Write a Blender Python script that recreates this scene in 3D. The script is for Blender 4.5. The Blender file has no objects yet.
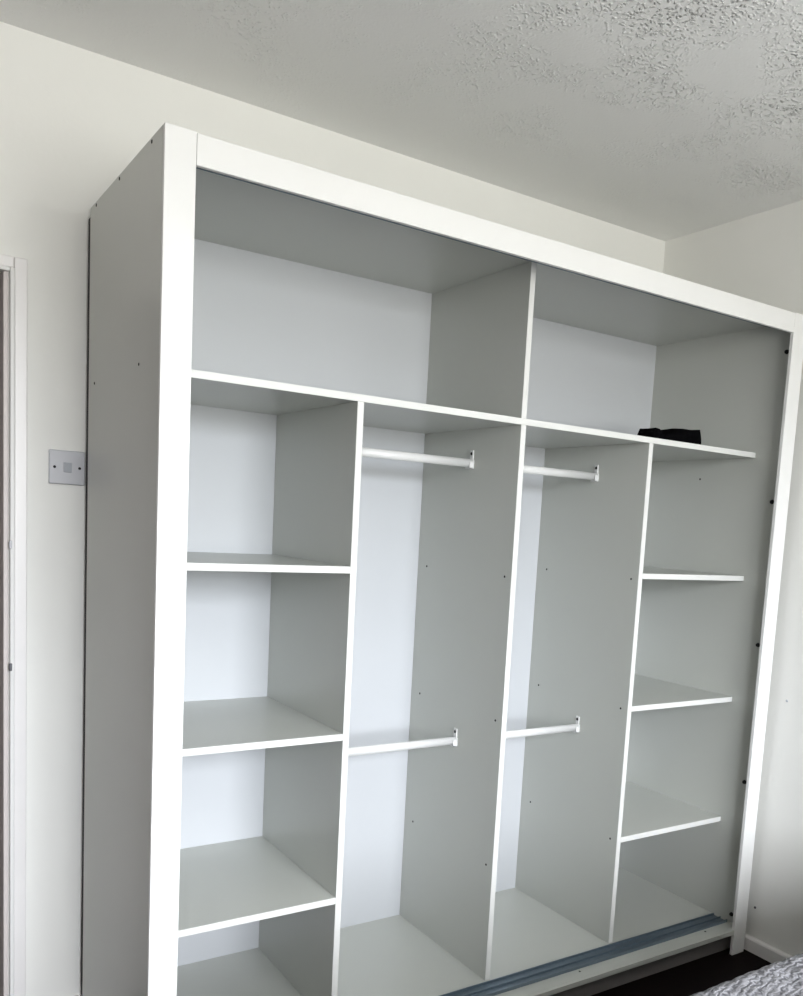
import bpy, bmesh, math, random
from mathutils import Vector, Matrix

random.seed(7)
sc = bpy.context.scene
C = sc.collection

# ------------------------------------------------------------------ camera
CAM = Vector((-0.5058, -1.7967, 1.4096))
YAW, PITCH, ROLL = -0.6038, -0.1147, 0.0585
F_PX, PPX, PPY = 883.26, 454.98, 626.10          # focal length and optical centre in 803 x 996 pixels
fwd = Vector((-math.sin(YAW)*math.cos(PITCH), math.cos(YAW)*math.cos(PITCH), math.sin(PITCH)))
rgt = Vector((math.cos(YAW), math.sin(YAW), 0))
up = rgt.cross(fwd)
r2 = math.cos(ROLL)*rgt + math.sin(ROLL)*up
u2 = -math.sin(ROLL)*rgt + math.cos(ROLL)*up
cd = bpy.data.cameras.new('camera')
cd.sensor_fit = 'VERTICAL'; cd.sensor_height = 36.0
cd.lens = F_PX/996*36.0
cd.shift_x = (401.5-PPX)/996
cd.shift_y = (PPY-498)/996
cd.clip_start = 0.02
cam = bpy.data.objects.new('camera', cd); C.objects.link(cam)
m = Matrix((r2, u2, -fwd)).transposed().to_4x4(); m.translation = CAM
cam.matrix_world = m
sc.camera = cam

# ------------------------------------------------------------------ room size
XL, XW = -1.60, 2.058        # left and right walls
YW, YF = 0.672, -3.40        # back wall and window wall
ZC = 2.515
WX0, WX1, WZ0, WZ1 = -0.72, 1.38, 1.00, 2.34   # window opening in the front wall

# ------------------------------------------------------------------ daylight
SKY = 44.0
w = bpy.data.worlds.new('overcast_sky'); sc.world = w; w.use_nodes = True
nt = w.node_tree; nt.nodes.clear()
tc = nt.nodes.new('ShaderNodeTexCoord'); sep = nt.nodes.new('ShaderNodeSeparateXYZ')
rp = nt.nodes.new('ShaderNodeValToRGB'); bg = nt.nodes.new('ShaderNodeBackground'); wo = nt.nodes.new('ShaderNodeOutputWorld')
mr = nt.nodes.new('ShaderNodeMapRange'); mr.inputs[1].default_value = -1; mr.inputs[2].default_value = 1
nt.links.new(tc.outputs['Generated'], sep.inputs[0]); nt.links.new(sep.outputs['Z'], mr.inputs[0]); nt.links.new(mr.outputs[0], rp.inputs[0])
# streets and gardens below the horizon, an even cloud cover above it
cr = rp.color_ramp
cr.elements[0].position = 0.0; cr.elements[0].color = (.32, .32, .30, 1)
cr.elements[1].position = 1.0; cr.elements[1].color = (1.0, 1.03, 1.08, 1)
e = cr.elements.new(0.50); e.color = (.30, .30, .285, 1)
e = cr.elements.new(0.555); e.color = (.66, .69, .73, 1)
e = cr.elements.new(0.72); e.color = (.86, .89, .94, 1)
nt.links.new(rp.outputs[0], bg.inputs[0]); bg.inputs[1].default_value = SKY
nt.links.new(bg.outputs[0], wo.inputs[0])
pl = bpy.data.lights.new('window_portal', 'AREA'); pl.shape = 'RECTANGLE'
pl.size = WX1-WX0; pl.size_y = WZ1-WZ0; pl.cycles.is_portal = True
po = bpy.data.objects.new('window_portal', pl); C.objects.link(po)
po.location = ((WX0+WX1)/2, YF-0.02, (WZ0+WZ1)/2); po.rotation_euler = (math.pi/2, 0, 0)

vs = sc.view_settings
vs.view_transform = 'Standard'; vs.look = 'None'; vs.gamma = 1.0; vs.use_curve_mapping = False
vs.exposure = 0.0

# ------------------------------------------------------------------ materials
def mat(name, col, rough=.5, spec=.5, metal=0.0, noise=0.0, nscale=20.0, bump=0.0, bscale=200.0):
    M = bpy.data.materials.new(name); M.use_nodes = True
    t = M.node_tree; b = t.nodes['Principled BSDF']
    b.inputs['Base Color'].default_value = (*col, 1); b.inputs['Roughness'].default_value = rough
    b.inputs['Specular IOR Level'].default_value = spec; b.inputs['Metallic'].default_value = metal
    if noise or bump:
        c = t.nodes.new('ShaderNodeTexCoord')
    if noise:
        n = t.nodes.new('ShaderNodeTexNoise'); n.inputs['Scale'].default_value = nscale; n.inputs['Detail'].default_value = 4
        t.links.new(c.outputs['Object'], n.inputs['Vector'])
        r = t.nodes.new('ShaderNodeValToRGB')
        r.color_ramp.elements[0].position = .3; r.color_ramp.elements[1].position = .7
        r.color_ramp.elements[0].color = (*[max(0, k*(1-noise)) for k in col], 1)
        r.color_ramp.elements[1].color = (*[min(1, k*(1+noise)) for k in col], 1)
        t.links.new(n.outputs['Fac'], r.inputs['Fac']); t.links.new(r.outputs[0], b.inputs['Base Color'])
    if bump:
        n = t.nodes.new('ShaderNodeTexNoise'); n.inputs['Scale'].default_value = bscale; n.inputs['Detail'].default_value = 3
        t.links.new(c.outputs['Object'], n.inputs['Vector'])
        bp = t.nodes.new('ShaderNodeBump'); bp.inputs['Strength'].default_value = bump; bp.inputs['Distance'].default_value = .002
        t.links.new(n.outputs['Fac'], bp.inputs['Height']); t.links.new(bp.outputs[0], b.inputs['Normal'])
    return M

M_WALL = mat('painted_wall', (.85, .848, .815), .85, .2, noise=.015, nscale=3, bump=.12, bscale=90)
M_WALL2 = mat('dark_unseen_wall', (.30, .265, .255), .85, .2, noise=.03, nscale=3, bump=.12, bscale=90)  # unseen walls, coloured dark to cut the light bounced round the room
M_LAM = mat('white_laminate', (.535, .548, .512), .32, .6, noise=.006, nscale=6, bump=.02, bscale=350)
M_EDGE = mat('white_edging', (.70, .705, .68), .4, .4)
M_BACK = mat('white_hardboard', (.575, .592, .615), .55, .3, noise=.006, nscale=5)
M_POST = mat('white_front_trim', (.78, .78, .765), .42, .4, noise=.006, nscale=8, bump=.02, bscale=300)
M_GLOSS = mat('white_gloss_paint', (.82, .80, .79), .35, .5, noise=.01, nscale=12)
M_PLINTH = mat('dark_plinth_board', (.20, .19, .185), .5, .3)
M_TRACK = mat('aluminium_track', (.20, .25, .295), .38, .5, metal=.75)
M_RAIL = mat('white_tube', (.76, .76, .75), .3, .5)
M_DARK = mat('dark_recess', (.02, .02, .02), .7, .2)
M_SCREW = mat('screw_steel', (.10, .10, .11), .45, .5, metal=.6)
M_BLACKCLOTH = mat('black_cloth', (.003, .003, .0035), 1.0, .02, noise=.4, nscale=60, bump=.5, bscale=180)
M_PLASTIC = mat('white_plastic', (.50, .505, .535), .35, .5)
M_PLASTIC2 = mat('grey_white_plastic', (.40, .42, .455), .35, .5)
M_BEDFRAME = mat('bed_frame_fabric', (.12, .12, .13), .9, .2, noise=.1, nscale=80)
M_MATT = mat('mattress_fabric', (.7, .7, .7), .9, .2)
M_LEAF = mat('shaded_door_paint', (.13, .115, .11), .5, .3, noise=.05, nscale=9)  # shade of the deep doorway is put into the leaf colour
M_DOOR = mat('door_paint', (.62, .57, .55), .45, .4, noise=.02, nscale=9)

def floor_mat():
    M = mat('dark_floor_board', (.022, .014, .012), .6, .08)
    t = M.node_tree; b = t.nodes['Principled BSDF']
    c = t.nodes.new('ShaderNodeTexCoord'); mp = t.nodes.new('ShaderNodeMapping'); mp.inputs['Scale'].default_value = (2, 40, 2)
    n = t.nodes.new('ShaderNodeTexNoise'); n.inputs['Scale'].default_value = 2; n.inputs['Detail'].default_value = 6
    r = t.nodes.new('ShaderNodeValToRGB')
    r.color_ramp.elements[0].color = (.003, .002, .002, 1); r.color_ramp.elements[1].color = (.009, .005, .005, 1)
    t.links.new(c.outputs['Object'], mp.inputs[0]); t.links.new(mp.outputs[0], n.inputs['Vector'])
    t.links.new(n.outputs['Fac'], r.inputs['Fac']); t.links.new(r.outputs[0], b.inputs['Base Color'])
    return M
M_FLOOR = floor_mat()

def ceiling_mat():
    M = mat('stippled_ceiling', (.89, .89, .875), .9, .15)
    t = M.node_tree; b = t.nodes['Principled BSDF']
    c = t.nodes.new('ShaderNodeTexCoord')
    # where the stipple is thick and where it has been brushed flat
    pa = t.nodes.new('ShaderNodeTexNoise'); pa.inputs['Scale'].default_value = 4.5; pa.inputs['Detail'].default_value = 6
    t.links.new(c.outputs['Object'], pa.inputs['Vector'])
    pr = t.nodes.new('ShaderNodeValToRGB'); pr.color_ramp.elements[0].position = .42; pr.color_ramp.elements[1].position = .72
    t.links.new(pa.outputs['Fac'], pr.inputs['Fac'])
    # little dabs and peaks of plaster
    wp = t.nodes.new('ShaderNodeTexNoise'); wp.inputs['Scale'].default_value = 40; wp.inputs['Detail'].default_value = 2
    t.links.new(c.outputs['Object'], wp.inputs['Vector'])
    va = t.nodes.new('ShaderNodeVectorMath'); va.operation = 'MULTIPLY_ADD'; va.inputs[1].default_value = (.020, .020, .020)
    t.links.new(wp.outputs['Color'], va.inputs[0]); t.links.new(c.outputs['Object'], va.inputs[2])
    n1 = t.nodes.new('ShaderNodeTexVoronoi'); n1.inputs['Scale'].default_value = 100
    t.links.new(va.outputs[0], n1.inputs['Vector'])
    r1 = t.nodes.new('ShaderNodeValToRGB'); r1.color_ramp.interpolation = 'EASE'
    r1.color_ramp.elements[0].position = .08; r1.color_ramp.elements[0].color = (1, 1, 1, 1)
    r1.color_ramp.elements[1].position = .52; r1.color_ramp.elements[1].color = (0, 0, 0, 1)
    t.links.new(n1.outputs['Distance'], r1.inputs['Fac'])
    mu = t.nodes.new('ShaderNodeMath'); mu.operation = 'MULTIPLY'
    t.links.new(r1.outputs[0], mu.inputs[0]); t.links.new(pr.outputs[0], mu.inputs[1])
    # plain brushed border along the back wall, as plasterers leave it
    sy = t.nodes.new('ShaderNodeSeparateXYZ'); t.links.new(c.outputs['Object'], sy.inputs[0])
    bd = t.nodes.new('ShaderNodeMapRange'); bd.inputs[1].default_value = 1.95; bd.inputs[2].default_value = 1.10; bd.inputs[3].default_value = .12; bd.inputs[4].default_value = 1.0
    t.links.new(sy.outputs['Y'], bd.inputs[0])
    mb = t.nodes.new('ShaderNodeMath'); mb.operation = 'MULTIPLY'
    t.links.new(mu.outputs[0], mb.inputs[0]); t.links.new(bd.outputs[0], mb.inputs[1]); mu = mb
    n2 = t.nodes.new('ShaderNodeTexNoise'); n2.inputs['Scale'].default_value = 160; n2.inputs['Detail'].default_value = 2
    t.links.new(c.outputs['Object'], n2.inputs['Vector'])
    m2 = t.nodes.new('ShaderNodeMath'); m2.operation = 'MULTIPLY_ADD'; m2.inputs[1].default_value = .10
    t.links.new(n2.outputs['Fac'], m2.inputs[0]); t.links.new(mu.outputs[0], m2.inputs[2])
    bp = t.nodes.new('ShaderNodeBump'); bp.inputs['Strength'].default_value = 1.0; bp.inputs['Distance'].default_value = .0085
    t.links.new(m2.outputs[0], bp.inputs['Height']); t.links.new(bp.outputs[0], b.inputs['Normal'])
    return M
M_CEIL = ceiling_mat()

def bedspread_mat():
    M = mat('grey_jacquard', (.4, .4, .41), .6, .4)
    t = M.node_tree; b = t.nodes['Principled BSDF']
    c = t.nodes.new('ShaderNodeTexCoord')
    wv = t.nodes.new('ShaderNodeTexWave'); wv.wave_type = 'RINGS'; wv.rings_direction = 'Z'
    wv.inputs['Scale'].default_value = 24; wv.inputs['Distortion'].default_value = 7; wv.inputs['Detail'].default_value = 3; wv.inputs['Detail Scale'].default_value = 3.0
    n = t.nodes.new('ShaderNodeTexNoise'); n.inputs['Scale'].default_value = 70; n.inputs['Detail'].default_value = 3
    t.links.new(c.outputs['Object'], wv.inputs['Vector']); t.links.new(c.outputs['Object'], n.inputs['Vector'])
    r = t.nodes.new('ShaderNodeValToRGB')
    r.color_ramp.elements[0].position = .05; r.color_ramp.elements[0].color = (.025, .025, .028, 1)
    r.color_ramp.elements[1].position = .8; r.color_ramp.elements[1].color = (.28, .28, .30, 1)
    e = r.color_ramp.elements.new(.3); e.color = (.09, .09, .10, 1)
    mx = t.nodes.new('ShaderNodeMath'); mx.operation = 'MULTIPLY_ADD'; mx.inputs[1].default_value = .55
    ms = t.nodes.new('ShaderNodeMath'); ms.operation = 'MULTIPLY'; ms.inputs[1].default_value = .75
    t.links.new(n.outputs['Fac'], ms.inputs[0])
    t.links.new(wv.outputs['Fac'], mx.inputs[0]); t.links.new(ms.outputs[0], mx.inputs[2])
    t.links.new(mx.outputs[0], r.inputs['Fac']); t.links.new(r.outputs[0], b.inputs['Base Color'])
    bp = t.nodes.new('ShaderNodeBump'); bp.inputs['Strength'].default_value = .5; bp.inputs['Distance'].default_value = .005
    t.links.new(mx.outputs[0], bp.inputs['Height']); t.links.new(bp.outputs[0], b.inputs['Normal'])
    return M
M_SPREAD = bedspread_mat()

def glass_mat():
    M = bpy.data.materials.new('window_glass'); M.use_nodes = True
    t = M.node_tree; t.nodes.clear()
    o = t.nodes.new('ShaderNodeOutputMaterial'); mx = t.nodes.new('ShaderNodeMixShader'); mx.inputs[0].default_value = .06
    a = t.nodes.new('ShaderNodeBsdfTransparent'); g = t.nodes.new('ShaderNodeBsdfGlossy'); g.inputs['Roughness'].default_value = .02
    t.links.new(a.outputs[0], mx.inputs[1]); t.links.new(g.outputs[0], mx.inputs[2]); t.links.new(mx.outputs[0], o.inputs[0])
    return M
M_GLASS = glass_mat()

# ------------------------------------------------------------------ helpers
def link(name, me, material, parent=None, loc=(0, 0, 0)):
    o = bpy.data.objects.new(name, me); C.objects.link(o); o.location = loc
    if material and not me.materials: me.materials.append(material)
    if parent:
        o.parent = parent
    return o

def add_box(bm, x0, x1, y0, y1, z0, z1):
    v = [bm.verts.new(p) for p in ((x0,y0,z0),(x1,y0,z0),(x1,y1,z0),(x0,y1,z0),(x0,y0,z1),(x1,y0,z1),(x1,y1,z1),(x0,y1,z1))]
    for f in ((0,3,2,1),(4,5,6,7),(0,1,5,4),(1,2,6,5),(2,3,7,6),(3,0,4,7)):
        bm.faces.new([v[i] for i in f])

def box(name, x0, x1, y0, y1, z0, z1, material, parent=None, bev=.0008, seg=2):
    """one board: bevelled box whose origin is its own centre; given in world (= parent's, all parents unrotated) coordinates"""
    c = Vector(((x0+x1)/2, (y0+y1)/2, (z0+z1)/2))
    bm = bmesh.new(); add_box(bm, x0-c.x, x1-c.x, y0-c.y, y1-c.y, z0-c.z, z1-c.z)
    if bev:
        bmesh.ops.bevel(bm, geom=bm.edges[:], offset=bev, segments=seg, affect='EDGES', profile=.5)
    me = bpy.data.meshes.new(name); bm.to_mesh(me); bm.free()
    o = link(name, me, material)
    place(o, c, parent)
    return o

def wpos(o):
    p = Vector(o.location)
    while o.parent:
        o = o.parent; p = p + Vector(o.location)
    return p

def place(o, world, parent):
    o.parent = parent
    o.location = Vector(world) - (wpos(parent) if parent else Vector((0, 0, 0)))

def empty(name, loc, label, cat, group=None):
    o = bpy.data.objects.new(name, None); C.objects.link(o); o.location = loc
    o.empty_display_size = .1
    o['label'] = label; o['category'] = cat
    if group: o['group'] = group
    return o

def struct(o):
    o['kind'] = 'structure'
    return o

def mesh_from(name, bm, smooth=False):
    me = bpy.data.meshes.new(name); bm.to_mesh(me); bm.free()
    if smooth:
        for p in me.polygons: p.use_smooth = True
    return me

# ------------------------------------------------------------------ room shell
T = .12
box_s = lambda *a, **k: struct(box(*a, **k))
box_s('floor', XL-T, XW+T, YF-T, YW+T, -.12, 0, M_FLOOR, bev=0)
box_s('ceiling', XL-T, XW+T, YF-T, YW+T, ZC, ZC+.12, M_CEIL, bev=0)
box_s('wall_right', XW, XW+T, YF, YW, 0, ZC, M_WALL, bev=0)
box_s('wall_left', XL-T, XL, YF, YW, 0, ZC, M_WALL2, bev=0)

# back wall with the door opening
DX0, DX1, DZ1 = -.985, -.186, 1.955
bm = bmesh.new()
add_box(bm, DX1, XW+T, YW, YW+T, 0, ZC)
add_box(bm, XL-T, DX0, YW, YW+T, 0, ZC)
add_box(bm, DX0, DX1, YW, YW+T, DZ1, ZC)
struct(link('wall_back', mesh_from('wall_back', bm), M_WALL))
# front wall with the window opening
bm = bmesh.new()
add_box(bm, XL-T, WX0, YF-T, YF, 0, ZC)
add_box(bm, WX1, XW+T, YF-T, YF, 0, ZC)
add_box(bm, WX0, WX1, YF-T, YF, 0, WZ0)
add_box(bm, WX0, WX1, YF-T, YF, WZ1, ZC)
struct(link('wall_front', mesh_from('wall_front', bm), M_WALL2))

bm = bmesh.new()
add_box(bm, DX0-.3, DX1+.3, YW+T+.9, YW+T+1.0, 0, ZC)
add_box(bm, DX0-.4, DX0-.3, YW+T, YW+T+1.0, 0, ZC)
add_box(bm, DX1+.3, DX1+.4, YW+T, YW+T+1.0, 0, ZC)
add_box(bm, DX0-.4, DX1+.4, YW+T, YW+T+1.0, ZC, ZC+.1)
add_box(bm, DX0-.4, DX1+.4, YW+T, YW+T+1.0, -.1, 0)
struct(link('wall_landing', mesh_from('wall_landing', bm), M_WALL2))

# window
win = struct(bpy.data.objects.new('window_1', None)); C.objects.link(win); win.location = ((WX0+WX1)/2, YF, WZ0)
fy0, fy1 = YF-.09, YF-.03
fw = .055
box('window_frame', WX0, WX1, fy0, fy1, WZ0, WZ0+fw, M_GLOSS, win)
box('window_frame', WX0, WX1, fy0, fy1, WZ1-fw, WZ1, M_GLOSS, win)
for x in (WX0, (WX0+WX1)/2-fw/2, WX1-fw):
    box('window_frame', x, x+fw, fy0, fy1, WZ0+fw, WZ1-fw, M_GLOSS, win)
box('window_sill', WX0-.05, WX1+.05, YF, YF+.10, WZ0-.03, WZ0-.002, M_GLOSS, win)
for a, b in ((WX0+fw, (WX0+WX1)/2-fw/2), ((WX0+WX1)/2+fw/2, WX1-fw)):
    box('window_pane', a, b, YF-.062, YF-.058, WZ0+fw, WZ1-fw, M_GLASS, win, bev=0)

# skirting
def skirting(name, pts):
    """profile swept along a straight wall: pts = (x0,y0,x1,y1, nx,ny) with n pointing into the room"""
    x0, y0, x1, y1, nx, ny = pts
    prof = [(0, 0), (.015, 0), (.015, .042), (.012, .047), (.006, .050), (0, .050)]
    bm = bmesh.new(); rows = []
    for (x, y) in ((x0, y0), (x1, y1)):
        rows.append([bm.verts.new((x+nx*d, y+ny*d, z)) for d, z in prof])
    n = len(prof)
    for i in range(n):
        bm.faces.new((rows[0][i], rows[0][(i+1) % n], rows[1][(i+1) % n], rows[1][i]))
    bm.faces.new(rows[0]); bm.faces.new(rows[1][::-1])
    bmesh.ops.recalc_face_normals(bm, faces=bm.faces[:])
    return struct(link(name, mesh_from(name, bm), M_GLOSS))
skirting('baseboard_right', (XW, YF, XW, YW, -1, 0))
skirting('baseboard_back', (-.134, YW, XW-.016, YW, 0, -1))
skirting('baseboard_left', (XL, YF, XL, YW, 1, 0))
skirting('baseboard_front', (XL+.016, YF, XW-.016, YF, 0, 1))

# door and its frame in the back wall
AW = .030
box_s('trim_1', DX1+.020, -.136, YW-.012, YW, 0, 1.990, M_GLOSS, bev=.003)                  # architrave beside the door
box_s('trim_2', DX0-.050, DX1+.0195, YW-.012, YW, DZ1+.008, 1.990, M_GLOSS, bev=.003)       # architrave over the door
box_s('trim_3', DX0-.050, DX0-.020, YW-.012, YW, 0, DZ1+.0075, M_GLOSS, bev=.003)
lin = box_s('trim_4', DX1+.0105, DX1+.0198, YW-.018, YW-.0002, 0, DZ1+.0075, M_POST, bev=.002)      # bright bead along the lining
for z, mt in ((1.295, M_PLASTIC), (.985, M_SCREW)):
    box('hinge_knuckle', DX1+.0075, DX1+.0145, YW-.0225, YW-.0182, z-.010, z+.010, mt, lin, bev=.0018)
box_s('trim_5', DX0, DX1+.0100, YW-.018, YW-.0002, DZ1-.002, DZ1+.0075, M_POST, bev=.002)
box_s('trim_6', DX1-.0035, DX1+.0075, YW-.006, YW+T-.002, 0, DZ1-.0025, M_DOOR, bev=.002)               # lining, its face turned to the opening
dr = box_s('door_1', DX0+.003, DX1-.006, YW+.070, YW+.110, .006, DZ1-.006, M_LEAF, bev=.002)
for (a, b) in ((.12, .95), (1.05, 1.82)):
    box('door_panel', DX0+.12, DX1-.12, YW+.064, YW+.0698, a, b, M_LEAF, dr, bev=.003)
box('door_handle', DX0+.06, DX0+.18, YW+.020, YW+.038, 1.00, 1.02, M_SCREW, dr, bev=.004)
box('handle_rose', DX0+.05, DX0+.09, YW+.038, YW+.0698, .97, 1.05, M_SCREW, dr, bev=.003)

# marks left in the right wall's paint
for i, (y, z) in enumerate(((-.005, .155), (-.046, .891))):
    bm = bmesh.new(); bmesh.ops.create_cone(bm, cap_ends=True, segments=10, radius1=.0045, radius2=.0035, depth=.002)
    o = link('nail_head', mesh_from('nail_head', bm), M_SCREW if i == 0 else M_PLASTIC2)
    o.rotation_euler = (0, -math.pi/2, 0)
    place(o, (XW-.0012, y, z), bpy.data.objects['wall_right'])

# ------------------------------------------------------------------ wardrobe
W, H, D = 2.025, 2.133, .630
TP = .016                       # board thickness
PW, PT = .0613, .012            # front trim width and thickness
ZR = 2.0715                     # underside of the top front board
S, B = .135, .6255              # front edge of shelves, face of the back board
TS = .017
ZS, Z1, Z2, Z3, ZF = 1.7055, 1.2917, .8725, .4443, .0905
P1, P2, P3 = .5055, 1.0060, 1.5025
XR = W-TP
wd = empty('wardrobe', (W/2, .3, 0), 'large white open wardrobe without doors, with shelves and hanging rails, against the back wall', 'wardrobe')

def board(name, *a, material=None, **k):
    return box(name, *a, material or M_LAM, wd, **k)

side_l = board('side_panel', 0, TP, PT, D, 0, H)
side_r = board('side_panel', XR, W, PT, D, 0, H)
post_l = board('front_post', 0, PW, 0, PT-.0002, 0, H, material=M_POST, bev=.0012)
post_r = board('front_post', W-PW, W, 0, PT-.0002, 0, H, material=M_POST, bev=.0012)
board('top_fascia', PW+.0006, W-PW-.0003, 0, PT-.0002, ZR, H-.002, material=M_POST, bev=.0012)
top = board('top_panel', TP, XR, PT, B, H-TP, H)
back = board('back_panel', TP, XR, B, D, .03, H, material=M_BACK, bev=0)
board('gap_shade_strip', .0005, TP, D+.0002, D+.022, .06, H-.02, material=M_DARK)  # added dark strip standing in for the shade of the gap behind
bot = board('bottom_panel', TP, XR, PT, B, ZF-TP, ZF)
board('front_edging', PW, W-PW, 0, PT-.0002, ZF-TP, ZF, material=M_LAM)
board('plinth', TP, XR, .040, .056, 0, ZF-TP, material=M_PLINTH)
mid = board('middle_shelf', TP, XR, S, B, ZS-TS, ZS)
board('upper_divider', 1.0045, 1.0045+TS, S, B, ZS, H-TP)
part = {}
for x in (P1, P2, P3):
    part[x] = board('partition', x, x+TS, S, B, ZF, ZS-TS)
shelf = []
for z in (Z1, Z2, Z3):
    shelf.append(board('shelf', TP, P1, S, B, z-TS, z))
    shelf.append(board('shelf', P3+TS, XR, S, B, z-TS, z))

# bright edging tape on the front edge of shelves and partitions
def edging(o, x0, x1, z0, z1):
    box('edge_band', x0, x1, S-.0012, S-.0001, z0, z1, M_EDGE, o, bev=.0003, seg=1)
edging(mid, TP+.001, XR-.001, ZS-TS, ZS)
edging(bpy.data.objects['upper_divider'], 1.0045, 1.0045+TS, ZS+.0005, H-TP-.001)
for x, o in part.items():
    edging(o, x, x+TS, ZF+.001, ZS-TS-.0005)
for i, z in enumerate((Z1, Z2, Z3)):
    edging(shelf[2*i], TP+.001, P1-.0005, z-TS, z)
    edging(shelf[2*i+1], P3+TS+.0005, XR-.001, z-TS, z)

# sliding door tracks: an aluminium channel with two ribs, on the bottom panel and under the top panel
def track(name, z, sgn, y0, y1):
    prof = [(y0, 0), (y1, 0), (y1, .010), (y1-.003, .010), (y1-.003, .003)]
    ym = (y0+y1)/2
    prof += [(ym+.0015, .003), (ym+.0015, .009), (ym-.0015, .009), (ym-.0015, .003), (y0+.003, .003), (y0+.003, .010), (y0, .010)]
    bm = bmesh.new(); rows = []
    cy = (y0+y1)/2; half = (W-2*PW)/2+.030
    for x in (-half, half):
        rows.append([bm.verts.new((x, y-cy, sgn*h)) for y, h in prof])
    n = len(prof)
    for i in range(n):
        bm.faces.new((rows[0][i], rows[0][(i+1) % n], rows[1][(i+1) % n], rows[1][i]))
    bm.faces.new(rows[0]); bm.faces.new(rows[1][::-1])
    bmesh.ops.recalc_face_normals(bm, faces=bm.faces[:])
    o = link(name, mesh_from(name, bm), M_TRACK)
    place(o, (W/2, cy, z), wd)
    o['label'] = 'grey metal sliding door track'
    return o
tr_b = track('sliding_track', ZF+.0002, 1, .055, .115)
tr_t = track('sliding_track', H-TP-.0002, -1, .030, .115)

# screw heads and open fixing holes
def disc_mesh(name, r, h):
    bm = bmesh.new(); bmesh.ops.create_cone(bm, cap_ends=True, segments=12, radius1=r, radius2=r*.8, depth=h)
    return mesh_from(name, bm)
ME_HOLE = disc_mesh('screw_head', .0036, .0012); ME_HOLE.materials.append(M_DARK)
ME_PLUG = disc_mesh('black_plug', .0075, .006); ME_PLUG.materials.append(M_DARK)
ME_TOPH = disc_mesh('bolt_head', .0042, .0012); ME_TOPH.materials.append(M_DARK)
def dot(me, name, pos, normal, parent):
    o = bpy.data.objects.new(name, me); C.objects.link(o)
    o.rotation_euler = Vector(normal).to_track_quat('Z', 'Y').to_euler()
    place(o, pos, parent)
for y in (.087, .342, .565):
    dot(ME_TOPH, 'bolt_head', (-.0005, y, 2.124), (-1, 0, 0), side_l)
for y in (.156, .564):
    dot(ME_HOLE, 'screw_head', (-.0005, y, 1.703), (-1, 0, 0), side_l)
for x in (P1, P2, P3):
    for y in (.165, .572):
        for z in (1.272, .861, .433):
            if x != P1:
                dot(ME_HOLE, 'screw_head', (x-.0005, y, z), (-1, 0, 0), part[x])
for z in (2.025, 1.543, 1.066, .592, .118):
    dot(ME_PLUG, 'black_plug', (XR-.0028, .051, z), (-1, 0, 0), side_r)
for (y, z) in ((.362, 1.620),):
    dot(ME_HOLE, 'screw_head', (XR-.0005, y, z), (-1, 0, 0), side_r)
for x in (.17, .73, 1.294, 1.864):
    dot(ME_HOLE, 'screw_head', (x, .042, ZF+.0005), (0, 0, 1), bot)

# hanging rails: oval tube, end socket with an upright screw tab at each partition
def oval(bm, x0, x1, ry, rz, n=20):
    rows = []
    for x in (x0, x1):
        rows.append([bm.verts.new((x, ry*math.cos(2*math.pi*i/n), rz*math.sin(2*math.pi*i/n))) for i in range(n)])
    for i in range(n):
        bm.faces.new((rows[0][i], rows[0][(i+1) % n], rows[1][(i+1) % n], rows[1][i]))
    bm.faces.new(rows[0][::-1]); bm.faces.new(rows[1])
    bmesh.ops.recalc_face_normals(bm, faces=bm.faces[:])
def rail_at(xa, xb, z):
    y = .356; L = xb-xa
    bm = bmesh.new(); oval(bm, -L/2+.004, L/2-.004, .0085, .0125)
    me = mesh_from('hanging_rail', bm, True)
    r = link('hanging_rail', me, M_RAIL); place(r, ((xa+xb)/2, y, z), wd)
    r['label'] = 'white oval hanging rail between partitions'
    for sx in (-1, 1):
        bm = bmesh.new()
        add_box(bm, 0, .004, -.011, .011, -.016, .010)          # saddle under the tube
        add_box(bm, 0, .004, -.0075, .0075, .010, .038)         # upright tab
        add_box(bm, .004, .016, -.011, -.0088, -.016, .004)
        add_box(bm, .004, .016, .0088, .011, -.016, .004)
        add_box(bm, .004, .016, -.011, .011, -.016, -.0128)
        bmesh.ops.bevel(bm, geom=bm.edges[:], offset=.0006, segments=1, affect='EDGES')
        o = link('rail_bracket', mesh_from('rail_bracket', bm), M_RAIL)
        if sx > 0: o.rotation_euler = (0, 0, math.pi)
        place(o, ((xa+.0001) if sx < 0 else (xb-.0001), y, z), r)
        s = bpy.data.objects.new('screw_head', ME_HOLE2); C.objects.link(s)
        s.rotation_euler = Vector((-sx, 0, 0)).to_track_quat('Z', 'Y').to_euler()
        place(s, ((xa+.0042+.0006) if sx < 0 else (xb-.0042-.0006), y, z+.028), r)
ME_HOLE2 = disc_mesh('screw_head', .0050, .0014); ME_HOLE2.materials.append(M_DARK)
for (xa, xb) in ((P1+TS, P2), (P2+TS, P3)):
    for z in (1.589, .757):
        rail_at(xa, xb, z)

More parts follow.
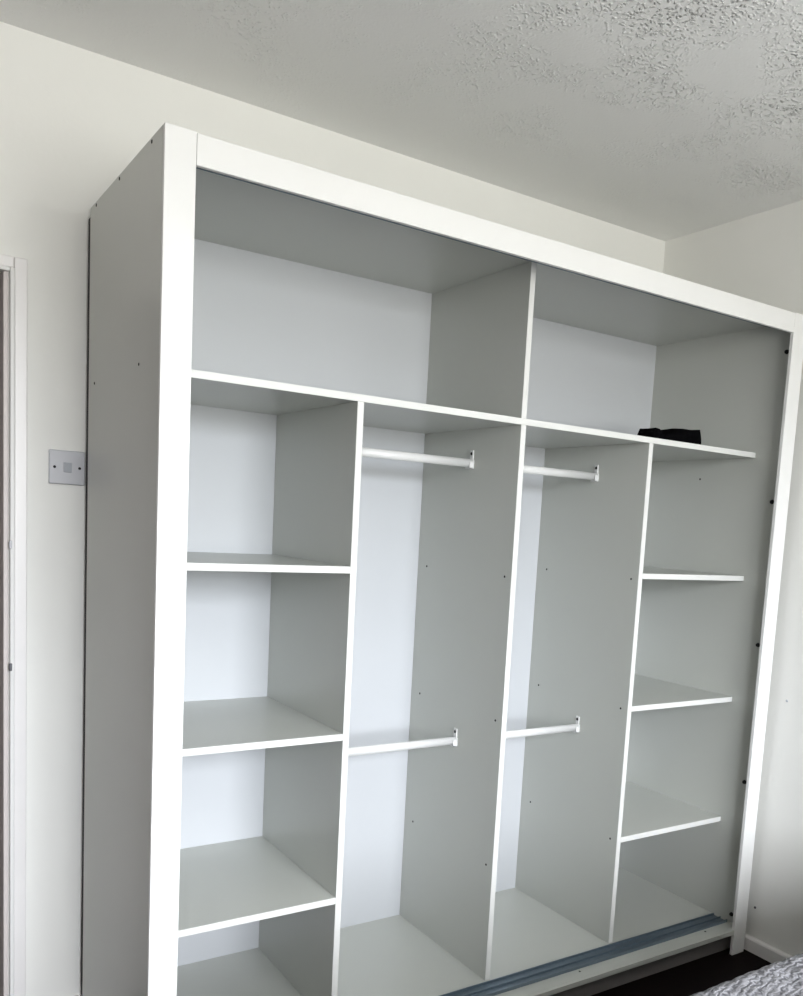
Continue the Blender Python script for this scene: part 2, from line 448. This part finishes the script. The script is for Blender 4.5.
# ------------------------------------------------------------------ black cloth bundle on the middle shelf
def bundle():
    # (x, height, half depth) along the bundle, as seen against the shelf
    st = [(1.592, .014, .022), (1.597, .036, .034), (1.612, .046, .042), (1.630, .044, .042), (1.654, .026, .040), (1.678, .036, .046),
          (1.695, .051, .050), (1.740, .055, .050), (1.780, .058, .050), (1.806, .060, .050), (1.812, .057, .048)]
    bm = bmesh.new(); rows = []; n = 24; cy = .25
    for k, (x, h, d) in enumerate(st):
        row = []
        for i in range(n):
            a = 2*math.pi*i/n
            cx_, sx_ = math.cos(a), math.sin(a)
            e = .45
            yy = d*math.copysign(abs(cx_)**e, cx_); zz = h/2+h/2*math.copysign(abs(sx_)**e, sx_)
            if sx_ > .1:
                zz += .0015*math.sin(5*a+k*1.7)
            row.append(bm.verts.new((x+.004*math.sin(3*a+k), cy+yy+.003*math.sin(2*a+k*2.1), ZS+max(0.0008, zz))))
        rows.append(row)
    for k in range(len(rows)-1):
        for i in range(n):
            bm.faces.new((rows[k][i], rows[k][(i+1) % n], rows[k+1][(i+1) % n], rows[k+1][i]))
    bm.faces.new(rows[0][::-1]); bm.faces.new(rows[-1])
    bmesh.ops.recalc_face_normals(bm, faces=bm.faces[:])
    c = Vector((1.72, cy, ZS))
    bmesh.ops.translate(bm, verts=bm.verts[:], vec=-c)
    o = link('cloth_bundle', mesh_from('cloth_bundle', bm, True), M_BLACKCLOTH, None, c)
    o['label'] = 'small rolled black cloth bundle lying on the wardrobe\'s long middle shelf'; o['category'] = 'cloth'
bundle()

# ------------------------------------------------------------------ light switch
SX, SZ = -.0857, 1.4527
sw = empty('light_switch', (SX+.043, YW, SZ), 'square white plastic light switch on the wall between door frame and wardrobe', 'light switch')
box('switch_plate', SX, SX+.086, YW-.009, YW-.0002, SZ, SZ+.086, M_PLASTIC, sw, bev=.0028, seg=3)
bm = bmesh.new()
vv = [bm.verts.new(p) for p in ((-.0095, 0, -.0125), (.0095, 0, -.0125), (.0095, 0, .0125), (-.0095, 0, .0125),
                                (-.0095, -.0015, -.0125), (.0095, -.0015, -.0125), (.0095, -.0050, .0125), (-.0095, -.0050, .0125))]
for f in ((0, 1, 2, 3), (4, 7, 6, 5), (0, 4, 5, 1), (1, 5, 6, 2), (2, 6, 7, 3), (3, 7, 4, 0)):
    bm.faces.new([vv[i] for i in f])
bmesh.ops.recalc_face_normals(bm, faces=bm.faces[:])
bmesh.ops.bevel(bm, geom=bm.edges[:], offset=.0004, segments=1, affect='EDGES')
rk = link('rocker', mesh_from('rocker', bm), M_PLASTIC2); place(rk, (SX+.044, YW-.0091, SZ+.043), sw)
for dx in (-.030, .030):
    dot(disc_mesh('plate_screw', .0036, .0012), 'plate_screw', (SX+.043+dx, YW-.0096, SZ+.043), (0, -1, 0), sw)
for o in sw.children:
    if o.name.startswith('plate_screw') and not o.data.materials: o.data.materials.append(M_DARK)

# ------------------------------------------------------------------ bed in front of the wardrobe, under a grey bedspread
BX0, BX1, BY0, BY1, BZ = .03, 1.99, -2.25, -.832, .628
bed = empty('bed', ((BX0+BX1)/2, (BY0+BY1)/2, 0), 'bed in front of the wardrobe, hidden under a patterned grey bedspread', 'bed')
box('bed_base', BX0+.06, BX1-.002, BY0+.06, BY1-.06, .10, .34, M_BEDFRAME, bed, bev=.01)
box('mattress', BX0+.05, BX1-.004, BY0+.05, BY1-.05, .3405, BZ-.025, M_MATT, bed, bev=.04, seg=4)
for x in (BX0+.14, BX1-.12):
    for y in (BY0+.14, BY1-.14):
        box('leg', x-.025, x+.025, y-.025, y+.025, 0, .0998, M_DARK, bed, bev=.003)
box('headboard', BX1+.001, BX1+.045, BY0+.04, BY1-.04, .06, 1.02, M_BEDFRAME, bed, bev=.012)

def bedspread():
    nx, ny = 320, 290
    R = .035                                 # rounded shoulder
    drop = .33
    ex = drop                                # cloth hangs this far on the sides and the foot
    sx0, sx1 = BX0-ex, BX1-.01
    sy0, sy1 = BY0-ex, BY1+ex
    def prof(s, lo, hi, both):
        """arc-length coordinate across the bed -> (position, fall)"""
        a, b = lo+R, hi-R
        q = math.pi/2*R
        def side(d):
            if d <= q:
                t = d/R
                return R*math.sin(t), R*(1-math.cos(t))
            return R, R+(d-q)
        if both and s > b:
            p, f = side(s-b); return b+p, f
        if s < a:
            p, f = side(a-s); return a-p, f
        return s, 0.0
    bm = bmesh.new(); g = []
    for i in range(nx+1):
        row = []
        sx = sx0+(sx1-sx0)*i/nx
        px, fx = prof(sx, BX0, BX1, False)
        for j in range(ny+1):
            sy = sy0+(sy1-sy0)*j/ny
            py, fy = prof(sy, BY0, BY1, True)
            # quilting: diamond cushions
            u_, v_ = (sx+sy)/.075, (sx-sy)/.075
            q = abs(math.sin(math.pi*u_))*abs(math.sin(math.pi*v_))
            puff = .0045*math.sqrt(q)
            f = max(fx, fy) if min(fx, fy) < R else max(fx, fy)
            z = BZ-.008-f+(puff if f < .02 else 0)
            x_, y_ = px, py
            wav = .004*math.sin(sx*11+sy*3)+.003*math.sin(sy*17-sx*5)
            if f < R: z += wav*.6
            if fx > R*.6: x_ -= puff+.010*math.sin(sy*14)*min(1, fx/.2)
            if fy > R*.6: y_ += math.copysign(puff+.010*math.sin(sx*14)*min(1, fy/.2), py-(BY0+BY1)/2)
            row.append(bm.verts.new((x_, y_, z)))
        g.append(row)
    for i in range(nx):
        for j in range(ny):
            bm.faces.new((g[i][j], g[i+1][j], g[i+1][j+1], g[i][j+1]))
    bmesh.ops.recalc_face_normals(bm, faces=bm.faces[:])
    c = Vector(((BX0+BX1)/2, (BY0+BY1)/2, BZ))
    bmesh.ops.translate(bm, verts=bm.verts[:], vec=-c)
    me = mesh_from('bedspread', bm, True)
    o = link('bedspread', me, M_SPREAD, None, c)
    sol = o.modifiers.new('thickness', 'SOLIDIFY'); sol.thickness = .006; sol.offset = -1
    o['label'] = 'quilted grey patterned bedspread covering the bed beside the wardrobe'; o['category'] = 'bedspread'
bedspread()
